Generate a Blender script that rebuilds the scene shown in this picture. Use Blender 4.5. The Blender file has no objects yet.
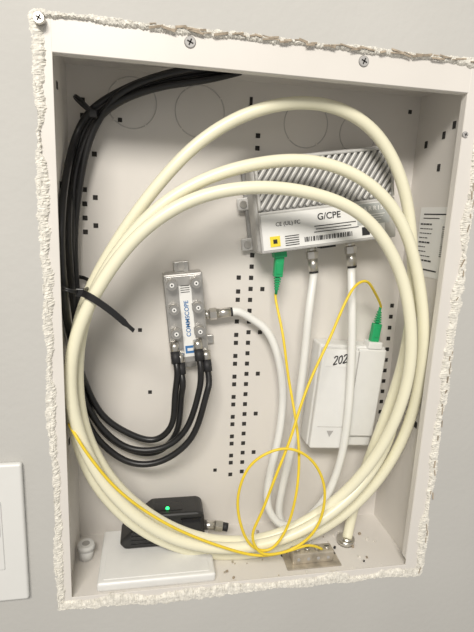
import bpy, bmesh, math, random
from mathutils import Vector, Matrix, noise
random.seed(4)
scn=bpy.context.scene
try: scn.view_settings.view_transform='Standard'
except Exception: pass

# ---------------------------------------------------------------- camera
D=0.40; H0=1.45
ax=Vector((0.9838,0.0038,0.1795)).normalized()
dn=Vector((-0.043,0.977,0.2084)); dn=(dn-ax*dn.dot(ax)).normalized()
nn=ax.cross(dn)
F=475.0
cam=bpy.data.cameras.new('camera'); camo=bpy.data.objects.new('camera',cam)
scn.collection.objects.link(camo); scn.camera=camo
cam.sensor_fit='VERTICAL'; cam.sensor_height=36; cam.lens=F/632*36; cam.clip_start=0.01
right=Vector((ax.x,nn.x,-dn.x)); up=-Vector((ax.y,nn.y,-dn.y)); fw=Vector((ax.z,nn.z,-dn.z))
M=Matrix((( right.x,up.x,-fw.x,0),(right.y,up.y,-fw.y,-D),(right.z,up.z,-fw.z,H0),(0,0,0,1)))
camo.matrix_world=M

# measured photo point + known depth -> panel coordinates (x right, y into wall, z up; metres)
def W(px,py,y):
    r=Vector(((px-237)/F,(py-316)/F,1))
    v=Vector((r.dot(ax),r.dot(nn),-r.dot(dn)))
    t=(y+D)/v.y
    return Vector((v.x*t,y,H0+v.z*t))
XL,XR,ZT,ZB=-0.0770,0.2795,H0+0.1285,H0-0.3635   # inside of the enclosure
BK=0.095
def Wc(px,py,y,r):
    p=W(px,py,y); c=Vector((0,-D,H0)); v=p-c; k=1.0
    e=r+0.0006
    if p.x>XR-e: k=min(k,(XR-e)/v.x)
    if p.x<XL+e: k=min(k,(XL+e)/v.x)
    if p.z<ZB+e: k=min(k,(ZB+e-H0)/v.z)
    if p.z>ZT-e: k=min(k,(ZT-e-H0)/v.z)
    if p.y>BK-e: k=min(k,(BK-e+D)/v.y)
    return c+v*k

# ---------------------------------------------------------------- materials
def mat(name,col,rough=0.5,metal=0.0,var=0.05,scale=60,bump=0.0,bscale=300,bdist=0.0005,spec=0.5,emit=None,sss=0):
    m=bpy.data.materials.new(name); m.use_nodes=True
    nt=m.node_tree; b=nt.nodes['Principled BSDF']
    tc=nt.nodes.new('ShaderNodeTexCoord')
    no=nt.nodes.new('ShaderNodeTexNoise'); no.inputs['Scale'].default_value=scale; no.inputs['Detail'].default_value=4
    nt.links.new(tc.outputs['Object'],no.inputs['Vector'])
    cr=nt.nodes.new('ShaderNodeValToRGB')
    cr.color_ramp.elements[0].position=0.3; cr.color_ramp.elements[1].position=0.7
    cr.color_ramp.elements[0].color=[c*(1-var) for c in col]+[1]
    cr.color_ramp.elements[1].color=[min(1,c*(1+var)) for c in col]+[1]
    nt.links.new(no.outputs['Fac'],cr.inputs['Fac']); nt.links.new(cr.outputs['Color'],b.inputs['Base Color'])
    b.inputs['Roughness'].default_value=rough; b.inputs['Metallic'].default_value=metal
    b.inputs['Specular IOR Level'].default_value=spec
    if bump:
        n2=nt.nodes.new('ShaderNodeTexNoise'); n2.inputs['Scale'].default_value=bscale; n2.inputs['Detail'].default_value=3
        nt.links.new(tc.outputs['Object'],n2.inputs['Vector'])
        bp=nt.nodes.new('ShaderNodeBump'); bp.inputs['Strength'].default_value=bump; bp.inputs['Distance'].default_value=bdist
        nt.links.new(n2.outputs['Fac'],bp.inputs['Height']); nt.links.new(bp.outputs['Normal'],b.inputs['Normal'])
    if emit:
        b.inputs['Emission Color'].default_value=list(emit[0])+[1]; b.inputs['Emission Strength'].default_value=emit[1]
    return m
M_wall=mat('wall_paint',(0.515,0.508,0.485),0.75,var=0.03,scale=8,bump=0.35,bscale=160,bdist=0.0008)
M_plaster=mat('torn_plaster',(0.74,0.715,0.65),0.95,var=0.22,scale=260,bump=0.8,bscale=600,bdist=0.001)
M_paper=mat('torn_paper',(0.36,0.30,0.23),0.95,var=0.3,scale=200,bump=0.6,bscale=400)
M_box=mat('enclosure_white_enamel',(0.72,0.69,0.65),0.38,var=0.025,scale=14,bump=0.08,bscale=60)
M_line=mat('stamped_edge_grey',(0.42,0.41,0.40),0.5)
M_faint=mat('knockout_edge',(0.54,0.52,0.50),0.5)
M_dark=mat('recess_shade',(0.03,0.028,0.026),0.9)  # darkness of holes and slots put into the colour; nothing is cut
M_cream=mat('cream_jacket',(0.84,0.81,0.62),0.33,var=0.03,scale=25)
M_white=mat('white_jacket',(0.82,0.82,0.79),0.33,var=0.03,scale=30)
M_black=mat('black_jacket',(0.013,0.013,0.014),0.36,var=0.2,scale=60)
M_yellow=mat('yellow_fiber_jacket',(0.84,0.62,0.04),0.45,var=0.05)
M_green=mat('green_connector',(0.015,0.36,0.13),0.4)
M_cast=mat('cast_aluminium',(0.54,0.535,0.52),0.55,metal=0.35,var=0.06,scale=200,bump=0.2,bscale=700,bdist=0.0003)
M_castd=mat('cast_aluminium_shaded',(0.30,0.297,0.29),0.55,metal=0.4)  # darker copy of the cast metal, shade between fins put into the colour
M_nick=mat('nickel',(0.62,0.60,0.56),0.28,metal=0.95,var=0.1)
M_zinc=mat('zinc_die_cast',(0.54,0.53,0.51),0.36,metal=0.75,var=0.1,scale=120)
M_plastic=mat('white_plastic',(0.78,0.78,0.765),0.35,var=0.02)
M_label=mat('label_paper',(0.82,0.82,0.80),0.5,var=0.02)
M_greyl=mat('label_grey',(0.45,0.47,0.46),0.5)
M_blue=mat('label_blue',(0.05,0.18,0.42),0.4)
M_ink=mat('ink_black',(0.02,0.02,0.022),0.6)
M_blackp=mat('black_plastic',(0.018,0.018,0.018),0.42,var=0.2,scale=100,bump=0.15,bscale=800,bdist=0.0003)
M_blackg=mat('black_gloss',(0.006,0.006,0.007),0.1)
M_led=mat('green_led',(0.05,0.9,0.25),0.4,emit=((0.02,1,0.18),2.5))
M_yel=mat('warning_yellow',(0.85,0.7,0.05),0.5)
M_steel=mat('galvanised_steel',(0.50,0.45,0.37),0.4,metal=0.45,var=0.25,scale=90)
M_sticky=mat('switch_plate_white',(0.74,0.74,0.72),0.35,var=0.01)

# ---------------------------------------------------------------- builder
def smoothpath(pts,s=8,closed=False,it=6):
    n=len(pts); out=[]
    for i in range(n-1):
        p0=pts[max(i-1,0)];p1=pts[i];p2=pts[i+1];p3=pts[min(i+2,n-1)]
        for k in range(s):
            t=k/s
            out.append(0.5*((2*p1)+(p2-p0)*t+(2*p0-5*p1+4*p2-p3)*t*t+(3*p1-p0-3*p2+p3)*t**3))
    out.append(pts[-1].copy())
    for _ in range(it):
        o2=[p.copy() for p in out]
        for i in range(1,len(out)-1): o2[i]=(out[i-1]+out[i]*2+out[i+1])/4
        out=o2
    return out
class MB:
    def __init__(s): s.bm=bmesh.new(); s.mats=[]
    def mi(s,m):
        if m not in s.mats: s.mats.append(m)
        return s.mats.index(m)
    def raw(s,t,m,X=None,smooth=False):
        i=s.mi(m)
        for f in t.faces: f.material_index=i; f.smooth=smooth
        if X is not None: t.transform(X)
        me=bpy.data.meshes.new('tmp'); t.to_mesh(me); t.free(); s.bm.from_mesh(me); bpy.data.meshes.remove(me)
    def box(s,c,size,m,X=None,bev=0.0,seg=2,R=None):
        t=bmesh.new(); bmesh.ops.create_cube(t,size=1); t.transform(Matrix.Diagonal((*size,1)))
        if bev: bmesh.ops.bevel(t,geom=list(t.edges),offset=bev,segments=seg,affect='EDGES',profile=0.5)
        if R is not None: t.transform(R)
        t.transform(Matrix.Translation(Vector(c))); s.raw(t,m,X)
    def cyl(s,p0,p1,r,m,n=20,r2=None,X=None,bev=0,smooth=True):
        p0=Vector(p0);p1=Vector(p1); d=p1-p0
        t=bmesh.new(); bmesh.ops.create_cone(t,cap_ends=True,segments=n,radius1=r,radius2=r if r2 is None else r2,depth=d.length)
        t.transform(Matrix.Translation((p0+p1)/2)@d.to_track_quat('Z','Y').to_matrix().to_4x4())
        i=s.mi(m)
        for f in t.faces: f.material_index=i; f.smooth=smooth and len(f.verts)==4 and n>8
        if X is not None: t.transform(X)
        me=bpy.data.meshes.new('tmp'); t.to_mesh(me); t.free(); s.bm.from_mesh(me); bpy.data.meshes.remove(me)
    def sph(s,c,r,m,sc=(1,1,1),X=None):
        t=bmesh.new(); bmesh.ops.create_uvsphere(t,u_segments=16,v_segments=10,radius=r); t.transform(Matrix.Diagonal((*sc,1))); t.transform(Matrix.Translation(Vector(c))); s.raw(t,m,X,True)
    def prism(s,poly,y0,y1,m,X=None,bev=0,seg=2):
        t=bmesh.new(); vs=[t.verts.new((x,y0,z)) for x,z in poly]; f=t.faces.new(vs)
        r=bmesh.ops.extrude_face_region(t,geom=[f]); 
        for v in [g for g in r['geom'] if isinstance(g,bmesh.types.BMVert)]: v.co.y=y1
        bmesh.ops.recalc_face_normals(t,faces=t.faces)
        if bev: bmesh.ops.bevel(t,geom=list(t.edges),offset=bev,segments=seg,affect='EDGES',profile=0.5)
        s.raw(t,m,X)
    def tube(s,path,r,m,n=12,closed=False):
        i=s.mi(m); bm=s.bm; N=len(path); rings=[]
        tan=[(path[min(k+1,N-1)]-path[max(k-1,0)]).normalized() for k in range(N)]
        if closed: tan=[(path[(k+1)%N]-path[k-1]).normalized() for k in range(N)]
        u=tan[0].orthogonal().normalized()
        for k in range(N):
            u=(u-tan[k]*u.dot(tan[k])).normalized(); v=tan[k].cross(u)
            rings.append([bm.verts.new(path[k]+(u*math.cos(a)+v*math.sin(a))*r) for a in [2*math.pi*j/n for j in range(n)]])
        for k in range(N if closed else N-1):
            a,b=rings[k],rings[(k+1)%N]
            for j in range(n):
                f=bm.faces.new((a[j],a[(j+1)%n],b[(j+1)%n],b[j])); f.smooth=True; f.material_index=i
        if not closed:
            for rg in (rings[0][::-1],rings[-1]):
                f=bm.faces.new(rg); f.material_index=i
    def fin(s,name,parent=None):
        bmesh.ops.recalc_face_normals(s.bm,faces=s.bm.faces)
        me=bpy.data.meshes.new(name); s.bm.to_mesh(me); s.bm.free()
        for m in s.mats: me.materials.append(m)
        o=bpy.data.objects.new(name,me); scn.collection.objects.link(o)
        if parent: o.parent=parent
        return o
def empty(name):
    o=bpy.data.objects.new(name,None); o.empty_display_size=0.02; scn.collection.objects.link(o); return o
def text(name,s,size,X,m,parent,sx=1.0,bold=0.0):
    c=bpy.data.curves.new(name,'FONT'); c.body=s; c.size=size; c.align_x='CENTER'; c.align_y='CENTER'; c.extrude=0.00008; c.offset=bold
    o=bpy.data.objects.new('t',c); scn.collection.objects.link(o)
    bpy.context.view_layer.update()
    me=bpy.data.meshes.new_from_object(o.evaluated_get(bpy.context.evaluated_depsgraph_get()))
    bpy.data.objects.remove(o)
    me.transform(X@Matrix.Rotation(math.pi/2,4,'X')@Matrix.Diagonal((sx,1,1,1)))
    me.materials.clear(); me.materials.append(m)
    q=bpy.data.objects.new(name,me); scn.collection.objects.link(q); q.parent=parent; return q
def frame(px,y):
    p=[W(a,b,y) for a,b in px]   # TL TR BR BL
    c=sum(p,Vector())/4
    w=((p[1]-p[0]).length+(p[2]-p[3]).length)/2; h=((p[3]-p[0]).length+(p[2]-p[1]).length)/2
    e=(p[1]-p[0])+(p[2]-p[3]); a=math.atan2(e.z,e.x)
    return Matrix.Translation(c)@Matrix.Rotation(-a,4,'Y'),w,h
T=Matrix.Translation

# ---------------------------------------------------------------- drywall
hx0,hx1,hz0,hz1=-0.0835,0.2875,H0-0.3705,H0+0.1365
wx0,wx1,wz0,wz1=-1.0,1.2,0.0,2.4
b=MB()
for (x0,x1,z0,z1) in ((wx0,hx0,wz0,wz1),(hx1,wx1,wz0,wz1),(hx0,hx1,wz0,hz0),(hx0,hx1,hz1,wz1)):
    b.box(((x0+x1)/2,0.0065,(z0+z1)/2),(x1-x0,0.013,z1-z0),M_wall)
b.fin('wall_back')

# torn rim
b=MB()
def rim(b,m,inw,outw,hgt,seed):
    per=[]
    st=0.0009
    def line(a,c,nrm,ws):
        n=int((Vector(c)-Vector(a)).length/st)
        for i in range(n): per.append((Vector(a).lerp(Vector(c),i/n),Vector(nrm),ws))
    line((hx0,hz1),(hx1,hz1),(0,-1),.62); line((hx1,hz1),(hx1,hz0),(-1,0),1.05); line((hx1,hz0),(hx0,hz0),(0,1),1.25); line((hx0,hz0),(hx0,hz1),(1,0),.9)
    i=b.mi(m); rows=[]
    J=lambda s:random.uniform(-s,s)
    for p,nr,ws in per:
        q=Vector((p.x,p.y,seed))
        n1=1.3*noise.noise(q*32)+0.6*noise.noise(q*150)
        n2=1.6*noise.noise(q*28+Vector((5,5,5)))+0.8*noise.noise(q*150+Vector((9,1,2)))
        n3=abs(noise.noise(q*110+Vector((2,7,1))))
        a=inw*ws*max(.2,1+0.8*n1)+J(.0006); o=outw*ws*max(0,1+1.1*n2)+J(.0006)
        pr=[(-o,0.0001),(-o*0.7,-hgt*(.2+n3)+J(.00025)),(-o*0.2+J(.0005),-hgt*(0.2+.6*n3)+J(.0003)),(a*0.35+J(.0005),-hgt*.2+J(.0005)),(a*0.75+J(.0006),.0008+J(.0007)),(a,0.0022+J(.0005)),(a*0.8+J(.0004),0.0065),(-0.0005,0.012)]
        tg=Vector((-nr.y,nr.x))
        rows.append([b.bm.verts.new((p.x+nr.x*s+tg.x*J(.0003),y,p.y+nr.y*s+tg.y*J(.0003))) for s,y in pr])
    N=len(rows)
    for k in range(N):
        A,B=rows[k],rows[(k+1)%N]
        for j in range(len(A)-1):
            f=b.bm.faces.new((A[j],A[j+1],B[j+1],B[j])); f.material_index=i; f.smooth=False
rim(b,M_plaster,0.0048,0.0022,0.0007,3.3)
for k in range(110):
    r_=random.random()
    if r_<0.55: x=random.uniform(0.0,hx1); z=hz1+random.uniform(-.002,.0008); L=random.uniform(.004,.012),.0004,random.uniform(.0006,.0018)
    elif r_<.8: x=hx1+random.uniform(-.002,.002); z=random.uniform(hz0,hz1); L=random.uniform(.0006,.0014),.0004,random.uniform(.003,.008)
    else: x=hx0+random.uniform(-.002,.001); z=random.uniform(hz0,hz1); L=random.uniform(.0006,.0012),.0004,random.uniform(.003,.008)
    b.box((x,-0.0010+random.uniform(0,.0006),z),L,M_paper if r_<.8 else M_plaster,R=Matrix.Rotation(random.uniform(-.25,.25),4,'Y')@Matrix.Rotation(random.uniform(-.4,.4),4,'X'))
b.fin('torn_rim_1')

# ---------------------------------------------------------------- enclosure
enc=empty('wiring_enclosure')
b=MB(); fy=0.004; th=0.0012
cx=(XL+XR)/2; cz=(ZT+ZB)/2
b.box((cx,BK+th/2,cz),(XR-XL+2*th,th,ZT-ZB+2*th),M_box)
b.box((XL-th/2,(fy+BK)/2,cz),(th,BK-fy,ZT-ZB+2*th),M_box)
b.box((XR+th/2,(fy+BK)/2,cz),(th,BK-fy,ZT-ZB+2*th),M_box)
b.box((cx,(fy+BK)/2,ZT+th/2),(XR-XL,BK-fy,th),M_box)
b.box((cx,(fy+BK)/2,ZB-th/2),(XR-XL,BK-fy,th),M_box)
b.fin('shell',enc)
b=MB()
b.box(((hx0+hx1)/2,fy-.0008,(hz1+ZT-.0168)/2),(hx1-hx0-.001,.0014,hz1-ZT+.0168),M_box,bev=.0004)
b.box((cx,fy+.003,ZT-0.0165),(XR-XL-.002,.008,0.0011),M_box,bev=.0003)
b.box(((hx0+XL+.005)/2,fy-.0009,cz),(XL+.005-hx0,.0014,hz1-hz0-.001),M_box,bev=.0004)
b.box(((hx1+XR-.0086)/2,fy-.0009,cz),(hx1-XR+.0086,.0014,hz1-hz0-.001),M_box,bev=.0004)
b.box((XR-0.0085,fy+.003,cz),(0.0011,.008,ZT-ZB-.02),M_box,bev=.0003)
b.box((cx,fy-.0008,(hz0+ZB+.003)/2),(hx1-hx0-.001,.0014,ZB+.003-hz0),M_box,bev=.0004)
b.fin('front_flange',enc)
# perforations: dark plates on the panels, shade of the holes put into the colour
b=MB()
def hole(x,z,s=0.0046,h=None): b.box((x,BK-.0002,z),(s,.0006,h or s),M_dark,bev=.00025,seg=1)
x0=W(84,170,BK).x
z=ZT-0.03
for i in range(10):
    if i in(2,5): continue
    hole(x0,z-i*0.0135)
    if i in(0,3,6,8): hole(x0+0.010,z-0.007-i*0.0135)
xm=W(250,300,BK).x; zc=ZT-0.050
for i in range(32):
    zz=zc-i*0.0120
    if i<9 and i%3==2: continue
    hole(xm,zz)
    if i>11: hole(xm-0.0135,zz-(0.003 if i%2 else 0))
    if i>8 and i%4==1: hole(xm+0.013,zz)
xr=W(402,330,BK).x
for i in range(27):
    zz=zc-i*0.0130; hole(xr-.003,zz,.0045)
    if i>12: hole(xr-.016,zz-.004,.0045)
for px,py in ((410,112),(140,330),(150,392),(120,120),(215,470)):
    p=W(px,py,BK); hole(p.x,p.z,0.004)
p=W(251,103,BK); b.box((p.x,BK-.0002,p.z),(.003,.0006,.011),M_dark); b.cyl((p.x,BK-.0006,p.z-.005),(p.x,BK,p.z-.005),.0033,M_dark)
for i,(yy,zz) in enumerate([(0.045,ZT-0.045),(0.047,ZT-0.075),(0.03,ZT-.038),(0.075,ZT-.05),(0.06,ZT-.23),(0.03,ZT-.34)]):
    b.box((XR-.0002,yy,zz),(.0006,.005,.007),M_dark,bev=.00025,seg=1)
for i in range(6): b.box((XR-.0002,0.05+.0,ZT-.31-i*.009),(.0006,.012,.0018),M_faint)
for i in range(5): b.box((XL+.0002,0.045,ZT-.03-i*.08),(.0006,.005,.006),M_dark)
b.fin('perforations',enc)
b=MB()
def ring(c,r,rr,mt,axis='Y',n=48):
    pts=[]
    for k in range(n):
        a=2*math.pi*k/n
        pts.append(Vector(c)+(Vector((math.cos(a)*r,0,math.sin(a)*r)) if axis=='Y' else Vector((math.cos(a)*r,math.sin(a)*r,0))))
    b.tube(pts,rr,mt,6,True)
for px,py,r in ((132,103,.023),(200,112,.024),(306,124,.023),(358,134,.020)):
    p=W(px,py,BK); ring((p.x,BK,p.z),r,.0006,M_faint)
    for a in (.6,2.2,3.9,5.3): b.box((p.x+math.cos(a)*r,BK-.0003,p.z+math.sin(a)*r),(.004,.0008,.0012),M_box,R=Matrix.Rotation(-a,4,'Y'))
for x in (-.03,.2): ring((x,.05,ZT),.018,.0006,M_faint,'Z')
b.fin('knockouts',enc)
b=MB()
def screw(c,r,m=M_nick,yb=fy-.0015):
    b.cyl((c.x,yb-.0012,c.z),(c.x,yb,c.z),r*.8,m,r2=r); 
    for R in (0.4,.4+math.pi/2): b.box((c.x,yb-.00125,c.z),(r*1.1,.0003,r*.22),M_dark,R=Matrix.Rotation(R,4,'Y'))
p=W(190,43,fy); screw(p,.0046,M_line); p=W(363,62,fy); screw(p,.0046,M_line)
p=W(40,20,0); b.cyl((p.x,-.005,p.z),(p.x,-.0005,p.z),.0036,M_nick,r2=.0042)
for R in (.5,.5+math.pi/2): b.box((p.x,-.0051,p.z),(.0045,.0004,.0009),M_dark,R=Matrix.Rotation(R,4,'Y'))
p=W(464,135,fy); screw(p,.003,M_line)
b.fin('flange_screws',enc)
# printed sticker on the right wall
b=MB(); zs=ZT-.128
b.box((XR-.0003,.040,zs-.020),(.0004,.058,.070),M_label)
b.box((XR-.0006,.042,zs+.008),(.0003,.040,.0012),M_ink)
b.box((XR-.0006,.048,zs+.004),(.0003,.028,.0008),M_ink)
for i in range(9):
    L=random.uniform(.010,.026)
    yy=.066
    while L>0:      # broken into words
        wl=random.uniform(.002,.006); b.box((XR-.0006,yy-wl/2,zs-.002-i*.0046),(.0003,wl,.0009 if i%4 else .0016),M_ink); yy-=wl+.0012; L-=wl+.0012
zz=zs-.004
for i in range(16):
    hh_=random.uniform(.0003,.0010); b.box((XR-.0006,.022,zz),(.0003,.010,hh_),M_ink); zz-=.0019
b.box((XR-.0006,.042,zs-.048),(.0003,.026,.0014),M_ink)
b.fin('side_sticker',enc)

# ---------------------------------------------------------------- optical terminal
ont=empty('optical_network_terminal')
fyo=0.056
X,w,h=frame([(248,161),(391,142),(398,239),(261,253)],fyo)
b=MB(); dep=BK-fyo-.004
b.box((0,dep/2+.001,0),(w,dep-.002,h),M_cast,X,bev=.004,seg=3)
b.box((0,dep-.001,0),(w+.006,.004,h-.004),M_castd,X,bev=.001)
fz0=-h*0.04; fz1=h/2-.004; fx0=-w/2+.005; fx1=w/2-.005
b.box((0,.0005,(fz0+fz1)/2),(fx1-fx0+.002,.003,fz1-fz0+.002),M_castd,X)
sl=0.75
pitch=.0066; k=fx0-(fz1-fz0)*sl
while k<fx1:
    za=max(fz0,fz0+(fx0-k)/sl); zb=min(fz1,fz0+(fx1-k)/sl)
    if zb-za>.003:
        xa=k+(za-fz0)*sl; xb=k+(zb-fz0)*sl
        L=math.hypot(xb-xa,zb-za); ang=math.atan2(zb-za,xb-xa)
        b.box(((xa+xb)/2,-.0020,(za+zb)/2),(L,.0050,.0036),M_cast,X,bev=.0012,R=Matrix.Rotation(-ang,4,'Y'))
    k+=pitch
b.box((0,-.002,fz1+.001),(w-.006,.006,.003),M_cast,X,bev=.001)
b.box((fx0-.001,-.002,(fz0+fz1)/2),(.003,.006,fz1-fz0),M_cast,X,bev=.001)
b.box((fx1+.001,-.002,(fz0+fz1)/2),(.003,.006,fz1-fz0),M_cast,X,bev=.001)
b.box((0,-.0015,(fz0-h/2)/2),(w-.004,.005,fz0+h/2-.002),M_cast,X,bev=.0015)
for sx,sz in ((-1,.05),(1,-.2),(-1,-.4)):
    b.box((sx*(w/2+.004),dep-.003,sz*h),(.014,.003,.013),M_cast,X,bev=.0012); b.cyl((sx*(w/2+.005),dep-.0065,sz*h),(sx*(w/2+.005),dep-.004,sz*h),.0035,M_nick,X=X)
b.fin('heatsink_housing',ont)
b=MB(); lz=(fz0-h/2)/2; ly=-.0043; lh=fz0+h/2-.008
b.box((-.005,ly,lz),(w-.018,.0006,lh),M_label,X)
b.box((w/2-.026,ly-.0003,lz+lh*.18),(.034,.0006,lh*.60),M_greyl,X)
xx=-w/2+.014
b.box((xx+.002,ly-.0006,lz-lh*.27),(.010,.0004,.010),M_yel,X)
b.box((xx+.002,ly-.0009,lz-lh*.27),(.004,.0004,.004),M_ink,X)
for i in range(5): b.box((-w*.27,ly-.0006,lz-lh*.16-i*.0022),(.014,.0004,.0007),M_ink,X)
xb=-w*.18
for i in range(30):
    ww=random.choice([.0005,.0008,.0011]); b.box((xb,ly-.0006,lz-lh*.32),(ww,.0004,.0045),M_ink,X); xb+=ww/2+random.choice([.0009,.0012,.0016])
    if xb>w*.18: break
for i in range(3): b.box((.004+random.uniform(-.003,.003),ly-.0006,lz+lh*.02-i*.0028),(.040+random.uniform(-.01,.01),.0004,.0007),M_ink,X)
for i in range(4): b.box((w/2-.027,ly-.0008,lz+lh*.16-i*.0025),(.026-.004*i,.0004,.0007),M_label,X)
b.box((w*.26,ly-.0006,lz-lh*.30),(.008,.0004,.008),M_ink,X)
b.sph((w/2-.022,ly-.0007,lz-lh*.32),.0026,M_yel,(1,.3,1),X)
b.fin('rating_label',ont)
text('type_text','G/CPE',.0088,X@T((w*.0,ly-.0006,lz+lh*.27)),M_ink,ont,bold=.0001)
text('cert_text','CE (UL) FC',.0052,X@T((-w*.29,ly-.0006,lz+lh*.20)),M_ink,ont)
text('maker_text','A R R I S',.0056,X@T((w/2-.026,ly-.0009,lz+lh*.33)),M_label,ont,bold=.0002)
b=MB(); bz=-h/2
def fconn(b,p,d,L=.02,m=M_nick):
    p=Vector(p); d=Vector(d).normalized()
    b.cyl(p,p+d*.006,.0048,m); b.cyl(p+d*.006,p+d*.013,.0064,m,n=6); b.cyl(p+d*.013,p+d*(L+.002),.0052,m); b.cyl(p+d*(L+.002),p+d*(L+.004),.0048,M_ink)
    return p+d*(L+.003)
Xi=X.inverted()
ports=[]
for px in (312,351):
    q=Xi@W(px,248,fyo+.012); a=X@Vector((q.x,.014,bz+.001)); d=(X.to_3x3()@Vector((0,-.08,-1)))
    ports.append(fconn(b,a,d,.024))
q=Xi@W(279,250,fyo+.012)
b.box((q.x,.012,bz-.002),(.013,.012,.008),M_green,X,bev=.0008)
b.box((q.x+.05,.012,bz-.0005),(.016,.012,.003),M_ink,X)
b.fin('port_connectors',ont)

# ---------------------------------------------------------------- fibre connectors + yellow jumpers
def sc(b,X,L=.034):
    b.box((0,0,-.011),(.0092,.0078,.022),M_green,X,bev=.0010)
    b.box((0,-.0004,-.013),(.0060,.0085,.012),M_green,X,bev=.0006)
    for i in range(5): b.box((0,0,-.024-i*.0026),(.0066-.0006*i,.0060-.0006*i,.0018),M_green,X,bev=.0004)
    b.cyl((0,0,-.022),(0,0,-.040),.0022,M_green,r2=.0014,X=X)
    return X@Vector((0,0,-.040))
def cab(b,pts,r,m,it=6,s=8,head=None,tail=None,n=12,clamp=True):
    P=[Wc(a,c,y,r) if clamp else W(a,c,y) for a,c,y in pts]
    if head: P=list(head)+P
    if tail: P=P+list(tail)
    path=smoothpath(P,s,it=it); b.tube(path,r,m,n); return path
b=MB()
a=X@Vector((q.x,.012,bz-.004))
e=sc(b,T(a)@Matrix.Rotation(.03,4,'Y'))
cab(b,[(283,335,.050),(288,375,.040),(295,415,.026),(299,450,.012),(297,490,.004),(287,528,.004),(270,550,.004),(250,545,.004),(239,518,.004),(239,490,.005),(253,462,.004),(284,448,.002),(311,459,.002),(325,488,.002),(319,524,.003),(297,547,.004),(262,556,.005),(222,547,.005),(170,526,.005),(122,494,.005),(92,460,.005),(76,436,.008),(69,424,.022)],.0014,M_yellow,head=[e+Vector((0,0,.002)),e+Vector((0,0,-.006))],n=8)
b.fin('fiber_patch_cable')

# ---------------------------------------------------------------- splice box
sb=empty('fiber_termination_box')
fys=.066
X,w,h=frame([(320,346),(386,347),(373,449),(309,446)],fys)
b=MB(); dp=BK-fys-.0005
b.box((0,dp/2+.002,0),(w,dp-.004,h),M_plastic,X,bev=.0025,seg=3)
b.box((-w*.22,-.001,-.001),(w*.54,.008,h-.004),M_plastic,X,bev=.002,seg=3)
b.box((w*.28,.0025,.006),(w*.42,.006,h-.016),M_plastic,X,bev=.002,seg=3)
b.box((w*.055,.0005,0),(.0010,.008,h-.01),M_line,X)
b.box((-w*.22,-.0052,h/2-.013),(w*.42,.0006,.018),M_label,X)
b.prism([(-w*.27,-h*.31),(-w*.17,-h*.31),(-w*.22,-h*.37)],-.0055,-.0045,M_line,X)
b.box((-w*.22,-.0052,-h*.27),(w*.4,.0005,.0005),M_faint,X)
b.box((w*.30,.006,h/2+.002),(.016,.014,.008),M_plastic,X,bev=.001)
b.fin('case',sb)
b=MB(); N0=X@T((-w*.22,-.0057,h/2-.014))@Matrix.Rotation(-.22,4,'Y')
two=[(-.0022,.0030),(-.0008,.0046),(.0014,.0044),(.0018,.0024),(.0002,-.0008),(-.0022,-.0040),(-.0010,-.0042),(.0022,-.0036)]
zero=[(.0006,.0044),(-.0016,.0030),(-.0020,-.0010),(-.0006,-.0040),(.0014,-.0030),(.0020,.0008),(.0010,.0040),(.0002,.0046)]
for dx,sh in ((-.0058,two),(-.0003,zero),(.0052,two)):
    b.tube(smoothpath([N0@Vector((dx+x_*.95+z_*.25,0,z_*1.0)) for x_,z_ in sh],5,it=1),.00065,M_ink,6)
b.fin('handwritten_number',sb)
b=MB()
tip=X@Vector((w*.30,.006,h/2+.004))
Xc=T(tip)@Matrix.Rotation(math.pi+.10,4,'Y')
e=sc(b,Xc)
cab(b,[(373,289,.055),(366,281,.045),(355,286,.040),(344,305,.034),(330,338,.028),(312,376,.020),(300,408,.012),(290,440,.005),(275,478,-.001),(262,512,-.001),(252,536,.000),(262,554,.000),(285,552,.003),(308,545,.006),(322,549,.012)],.0014,M_yellow,head=[e-Vector((0,0,.002)),e+Vector((0,0,.003))],n=8)
b.fin('fiber_patch_cable')

# ---------------------------------------------------------------- coax splitter
sp=empty('coaxial_splitter')
fyp=.074
X,w,h=frame([(166,275),(205,271),(207,362),(168,366)],fyp)
b=MB(); dp=BK-fyp
b.box((0,dp/2,0),(w,dp-.0006,h),M_zinc,X,bev=.0018,seg=3)
b.box((0,-.0006,0),(w-.005,.0012,h-.005),M_zinc,X,bev=.0004)
b.box((0,dp-.002,h/2+.004),(.016,.003,.012),M_zinc,X,bev=.001); b.box((0,dp-.002,-h/2-.004),(.016,.003,.012),M_zinc,X,bev=.001)
for s in (1,-1): b.cyl((0,dp-.0055,s*(h/2+.005)),(0,dp-.003,s*(h/2+.005)),.0036,M_nick,X=X)
b.box((w/2+.003,dp-.002,-h*.30),(.010,.003,.010),M_zinc,X,bev=.001)
b.fin('die_cast_body',sp)
b=MB()
for r_,zz in enumerate((h*.40,h*.14,-h*.12)):
    for s in (-1,1):
        x=s*w*.30
        b.cyl((x,0,zz),(x,-.004,zz),.0066,M_zinc,n=6,X=X); b.cyl((x,-.004,zz),(x,-.012,zz),.0052,M_nick,X=X)
        b.cyl((x,-.012,zz),(x,-.0122,zz),.0040,M_castd,X=X); b.cyl((x,-.0122,zz),(x,-.0124,zz),.0022,M_label,X=X); b.cyl((x,-.0124,zz),(x,-.0126,zz),.0009,M_ink,X=X)
ends=[]
for s in (-1,1):
    for k,zz in enumerate((-h*.27,-h*.40)):
        x=s*w*(.30 if k==0 else .34)
        b.cyl((x,0,zz),(x,-.003,zz),.006,M_nick,n=6,X=X)
        a_=X@Vector((x+ (.003 if k else -.003),-.003,zz)); d=X.to_3x3()@Vector((0,-.35,-1)); d.normalize()
        b.cyl(a_-d*.004,a_+d*.006,.0050,M_nick); b.cyl(a_+d*.006,a_+d*.018,.0046,M_ink)
        ends.append((a_+d*.017,d))
inp=fconn(b,X@Vector((w/2-.001,dp*.42,.001)),X.to_3x3()@Vector((1,-.05,.02)),.026)
b.fin('f_ports',sp)
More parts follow.
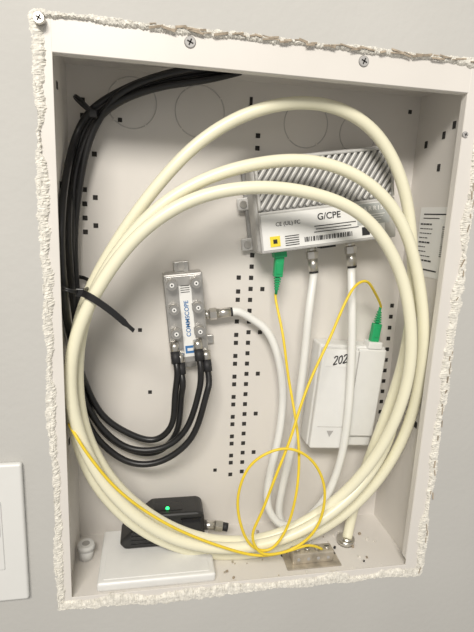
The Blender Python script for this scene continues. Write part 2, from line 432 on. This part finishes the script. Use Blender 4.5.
b=MB(); b.box((.001,-.0014,-.002),(.0125,.0005,h*.78),M_label,X)
b.box((.001,-.0018,-h*.33),(.010,.0004,.008),M_blue,X); b.box((.001,-.0021,-h*.33),(.006,.0004,.003),M_label,X)
for i in range(4): b.box((.001,-.0018,h*.30+i*.0022),(.009,.0004,.0006),M_ink,X)
b.fin('face_label',sp)
text('label_text','COMMSCOPE',.0062,X@T((.001,-.0018,.001))@Matrix.Rotation(-math.pi/2,4,'Y'),M_blue,sp,bold=.0001)

# ---------------------------------------------------------------- black cables
b=MB(); rb=.0033
base=[(205,70,.058),(160,78,.066),(122,92,.072),(94,112,.078),(79,140,.080),(70,180,.080),(66,230,.080),(68,280,.078),(73,330,.074)]
offs=[(-4,-3,0),(3,2,.004),(4,9,-.004),(9,-1,-.006)]
tails=[[(84,380,.078),(102,415,.078),(130,434,.076),(155,440,.074),(172,425,.070),(175,395,.067)],
       [(83,385,.082),(100,428,.082),(130,450,.080),(158,452,.078),(177,432,.074),(181,398,.070)],
       [(78,380,.076),(95,420,.074),(125,447,.070),(160,449,.066),(186,430,.064),(199,392,.062)],
       [(80,392,.070),(92,432,.068),(125,461,.064),(160,462,.060),(192,438,.058),(206,396,.058)]]
for k in range(4):
    o=offs[k]; pts=[]
    for j,(a,c,y) in enumerate(base):
        f=1.0 if j<6 else .9
        tw=math.sin(j*.7+k*1.6)*1.5
        pts.append((a+ (o[0]*f if j>2 else o[0]*.3)+tw,c+(o[1]*1.1 if j<5 else 0)+tw,y+o[2]))
    pts+=tails[k]
    e,d=ends[k]
    st=W(238,67,.057); st.z=ZT-.001; st.x+=o[0]*.0008; st.y+=o[1]*.0008
    cab(b,pts,rb,M_black,it=5,head=[st],tail=[e+d*.012,e],n=10)
b.fin('black_coaxial_cable_bundle')
b=MB(); p=Vector((st.x,.057,ZT)); b.cyl((p.x,p.y,ZT-.0005),(p.x,p.y,ZT),.014,M_dark,n=32); b.fin('entry_hole',enc)  # opening drawn as a dark disc, its shade painted in

# cable ties
def tie(loopc,rx,rz,y0,tilt,tail=None):
    b=MB(); pts=[]
    for k in range(28):
        a=2*math.pi*k/28
        pts.append(loopc+Matrix.Rotation(tilt,3,'Y')@Vector((math.cos(a)*rx,math.sin(a)*rz,math.sin(a*2)*.0004)))
    b.tube(pts,.0011,M_black,6,True)
    off=[p+Matrix.Rotation(tilt,3,'Y')@Vector((0,0,.0016)) for p in pts]; b.tube(off,.0011,M_black,6,True)
    hd=loopc+Matrix.Rotation(tilt,3,'Y')@Vector((rx*.7,-rz*.8,0))
    b.box(hd,(.007,.005,.007),M_black,bev=.0008)
    if tail:
        P=smoothpath([hd]+[W(*t) for t in tail],6,it=2)
        i=b.mi(M_black); pr=None
        for n_,p in enumerate(P):
            hw=.0026 if n_<len(P)-3 else .0016
            q=[b.bm.verts.new(p+Vector(v)) for v in ((hw*.5,0,hw),(hw*.5,.0010,hw),(-hw*.5,.0010,-hw),(-hw*.5,0,-hw))]
            if pr:
                for j in range(4):
                    f=b.bm.faces.new((pr[j],pr[(j+1)%4],q[(j+1)%4],q[j])); f.material_index=i
            else: b.bm.faces.new(q)
            pr=q
        b.bm.faces.new(pr)
    b.fin('cable_tie')
tie(W(86,108,.074),.013,.010,0,math.radians(40))
tie(Wc(75,284,.048,.008),.013,.040,0,math.radians(14),[(92,298,.006),(112,312,.008),(134,331,.012)])

# ---------------------------------------------------------------- white coax
b=MB(); rw=.0043
cab(b,[(252,319,.082),(268,332,.078),(279,360,.074),(283,398,.072),(278,440,.070),(269,478,.068),(268,508,.062),(283,526,.058),(305,520,.056),(327,496,.056),(342,455,.056),(349,405,.054),(352,345,.054),(352,300,.058)],rw,M_white,head=[inp,inp+Vector((.008,0,0))],tail=[ports[1]-Vector((0,0,.008)),ports[1]])
b.fin('white_coaxial_cable')
b=MB()
cab(b,[(309,310,.060),(305,350,.062),(299,400,.064),(291,450,.066),(282,490,.070),(279,515,.072),(290,534,.068),(312,542,.066)],rw,M_white,head=[ports[0],ports[0]-Vector((0,0,.008))])
b.fin('white_coaxial_cable')

# ---------------------------------------------------------------- cream coil
b=MB(); rc=.0056
coil=[(347,538,.060),(352,515,.056),(363,475,.050),(382,425,.044),(401,370,.038),(412,310,.034),(412,240,.033),(402,180,.033),(374,130,.033),(326,104,.033),(265,107,.034),(205,137,.035),(155,188,.037),(110,252,.040),(82,310,.042),(71,370,.043),(74,430,.042),(97,487,.042),(142,531,.042),(200,553,.042),(262,552,.041),(325,528,.039),(375,485,.036),(409,425,.030),(424,350,.018),(419,280,.020),(401,220,.022),(365,180,.022),(315,161,.023),(260,163,.023),(205,179,.023),(155,210,.024),(112,260,.026),(84,318,.028),(77,378,.030),(86,435,.030),(116,486,.030),(162,523,.030),(215,541,.029),(272,537,.028),(330,506,.026),(375,458,.020),(403,400,.012),(412,340,.009),(401,272,.010),(366,217,.011),(312,193,.011),(250,187,.012),(190,200,.013),(140,233,.014),(103,280,.015),(76,335,.016),(70,388,.016),(82,442,.016),(112,494,.016),(165,536,.016),(228,549,.016),(290,537,.016),(345,502,.022),(382,455,.034),(400,398,.042),(406,345,.048)]
path=cab(b,coil,rc,M_cream,it=10,n=16)
p0=path[0]; d=Vector((-.05,.05,-1)).normalized()
b.cyl(p0+d*-.002,p0+d*.012,.0062,M_nick); b.cyl(p0+d*.012,Vector((p0.x+d.x*.02,p0.y+d.y*.02,ZB+.0055)),.0076,M_nick,n=6); 
b.cyl((p0.x-.001,p0.y+.001,ZB+.0002),(p0.x-.001,p0.y+.001,ZB+.0060),.0100,M_nick)
b.fin('cream_coaxial_cable_coil')

# ---------------------------------------------------------------- floor items
pa=MB()
pa.box((.008,.048,ZB+.005),(.116,.080,.0098),M_plastic,bev=.0025,seg=3)
pa.box((.008,.031,ZB+.0100),(.104,.036,.001),M_plastic,bev=.0004)
pa.fin('white_plastic_cover_plate')
gw=empty('power_supply_module')
b=MB(); z0=ZB+.0105
b.prism([(-.032,z0+.008),(-.026,z0),(.056,z0),(.060,z0+.004),(.058,z0+.036),(.052,z0+.039),(.002,z0+.039)],.052,.086,M_blackp,bev=.0035,seg=3)
b.box((.044,.0515,z0+.020),(.022,.002,.027),M_blackg,bev=.0008)
b.box((.012,.0515,z0+.029),(.018,.0015,.011),M_blackg,bev=.0006)
b.box((.020,.066,z0+.0391),(.030,.014,.0008),M_blackg,bev=.0003)
for i in range(4): b.box((-.008,.0517,z0+.006+i*.0045),(.022,.001,.0015),M_blackg)
b.fin('case',gw)
b=MB(); b.sph((.019,.062,z0+.0398),.0020,M_led); b.fin('status_led',gw)
b=MB()
b.cyl((.058,.066,z0+.014),(.072,.064,z0+.013),.0052,M_nick); b.cyl((.072,.064,z0+.013),(.080,.063,z0+.012),.0062,M_nick,n=6)
b.cyl((.080,.063,z0+.012),(.086,.062,z0+.011),.0046,M_ink)
b.fin('connector',gw)
b=MB(); c=Wc(86,543,.06,.008); c.x=min(c.x,-.060); b.cyl((c.x,.060,ZB+.0002),(c.x,.060,ZB+.012),.0075,M_plastic); b.cyl((c.x,.060,ZB+.012),(c.x,.060,ZB+.017),.0095,M_plastic,r2=.008); b.cyl((c.x,.060,ZB+.0169),(c.x,.060,ZB+.0172),.004,M_line)
b.fin('plastic_grommet')
# grounding block
b=MB(); c=W(312,556,.024)
b.box((c.x,.026,ZB+.0010),(.060,.026,.0014),M_steel,bev=.0004)
b.box((c.x,.026,ZB+.0080),(.046,.014,.013),M_steel,bev=.0015)
for k in range(4):
    b.cyl((c.x-.0165+k*.011,.026,ZB+.0140),(c.x-.0165+k*.011,.026,ZB+.0162),.0032,M_nick); b.box((c.x-.0165+k*.011,.026,ZB+.0163),(.005,.0008,.0004),M_dark)
    b.cyl((c.x-.0165+k*.011,.0186,ZB+.0075),(c.x-.0165+k*.011,.020,ZB+.0075),.0018,M_line)
b.fin('grounding_block')
b=MB()
for k in range(60):
    x=random.uniform(.07,.26); y=random.uniform(.008,.085); s=random.uniform(.0008,.003)
    b.box((x,y,ZB+s*.4),(s,s*.8,s*.7),random.choice([M_plaster,M_paper,M_steel,M_ink]),R=Matrix.Rotation(random.uniform(0,3),4,'Z'))
b.fin('drywall_debris')

# ---------------------------------------------------------------- switch plate
pt=W(25,463,-.004); pb=W(26,598,-.004)
b=MB(); hh=pt.z-pb.z; wp=.070; pcx=(pt.x+pb.x)/2-wp/2; pcz=(pt.z+pb.z)/2
b.box((pcx,-.0030,pcz),(wp,.0060,hh),M_sticky,bev=.0022,seg=4)
b.box((pcx,-.0062,pcz),(.034,.002,.067),M_sticky,bev=.0006); b.box((pcx,-.0075,pcz+.016),(.031,.003,.032),M_sticky,bev=.0008,R=Matrix.Rotation(.06,4,'X'))
for s in (1,-1): b.cyl((pcx,-.0068,pcz+s*.048),(pcx,-.0058,pcz+s*.048),.003,M_sticky)
b.fin('light_switch_plate')

# ---------------------------------------------------------------- light
wd=bpy.data.worlds.new('room_ambient'); scn.world=wd; wd.use_nodes=True
wd.node_tree.nodes['Background'].inputs[0].default_value=(1.0,0.965,0.91,1); wd.node_tree.nodes['Background'].inputs[1].default_value=0.44
def area(name,loc,tgt,sx,sy,e,col):
    l=bpy.data.lights.new(name,'AREA'); l.shape='RECTANGLE'; l.size=sx; l.size_y=sy; l.energy=e; l.color=col
    o=bpy.data.objects.new(name,l); scn.collection.objects.link(o); o.location=loc
    o.rotation_euler=(Vector(tgt)-Vector(loc)).to_track_quat('-Z','Y').to_euler()
area('ceiling_light',(-.30,-1.3,2.38),(0.1,0,1.2),.7,.35,29,(1,.95,.875))
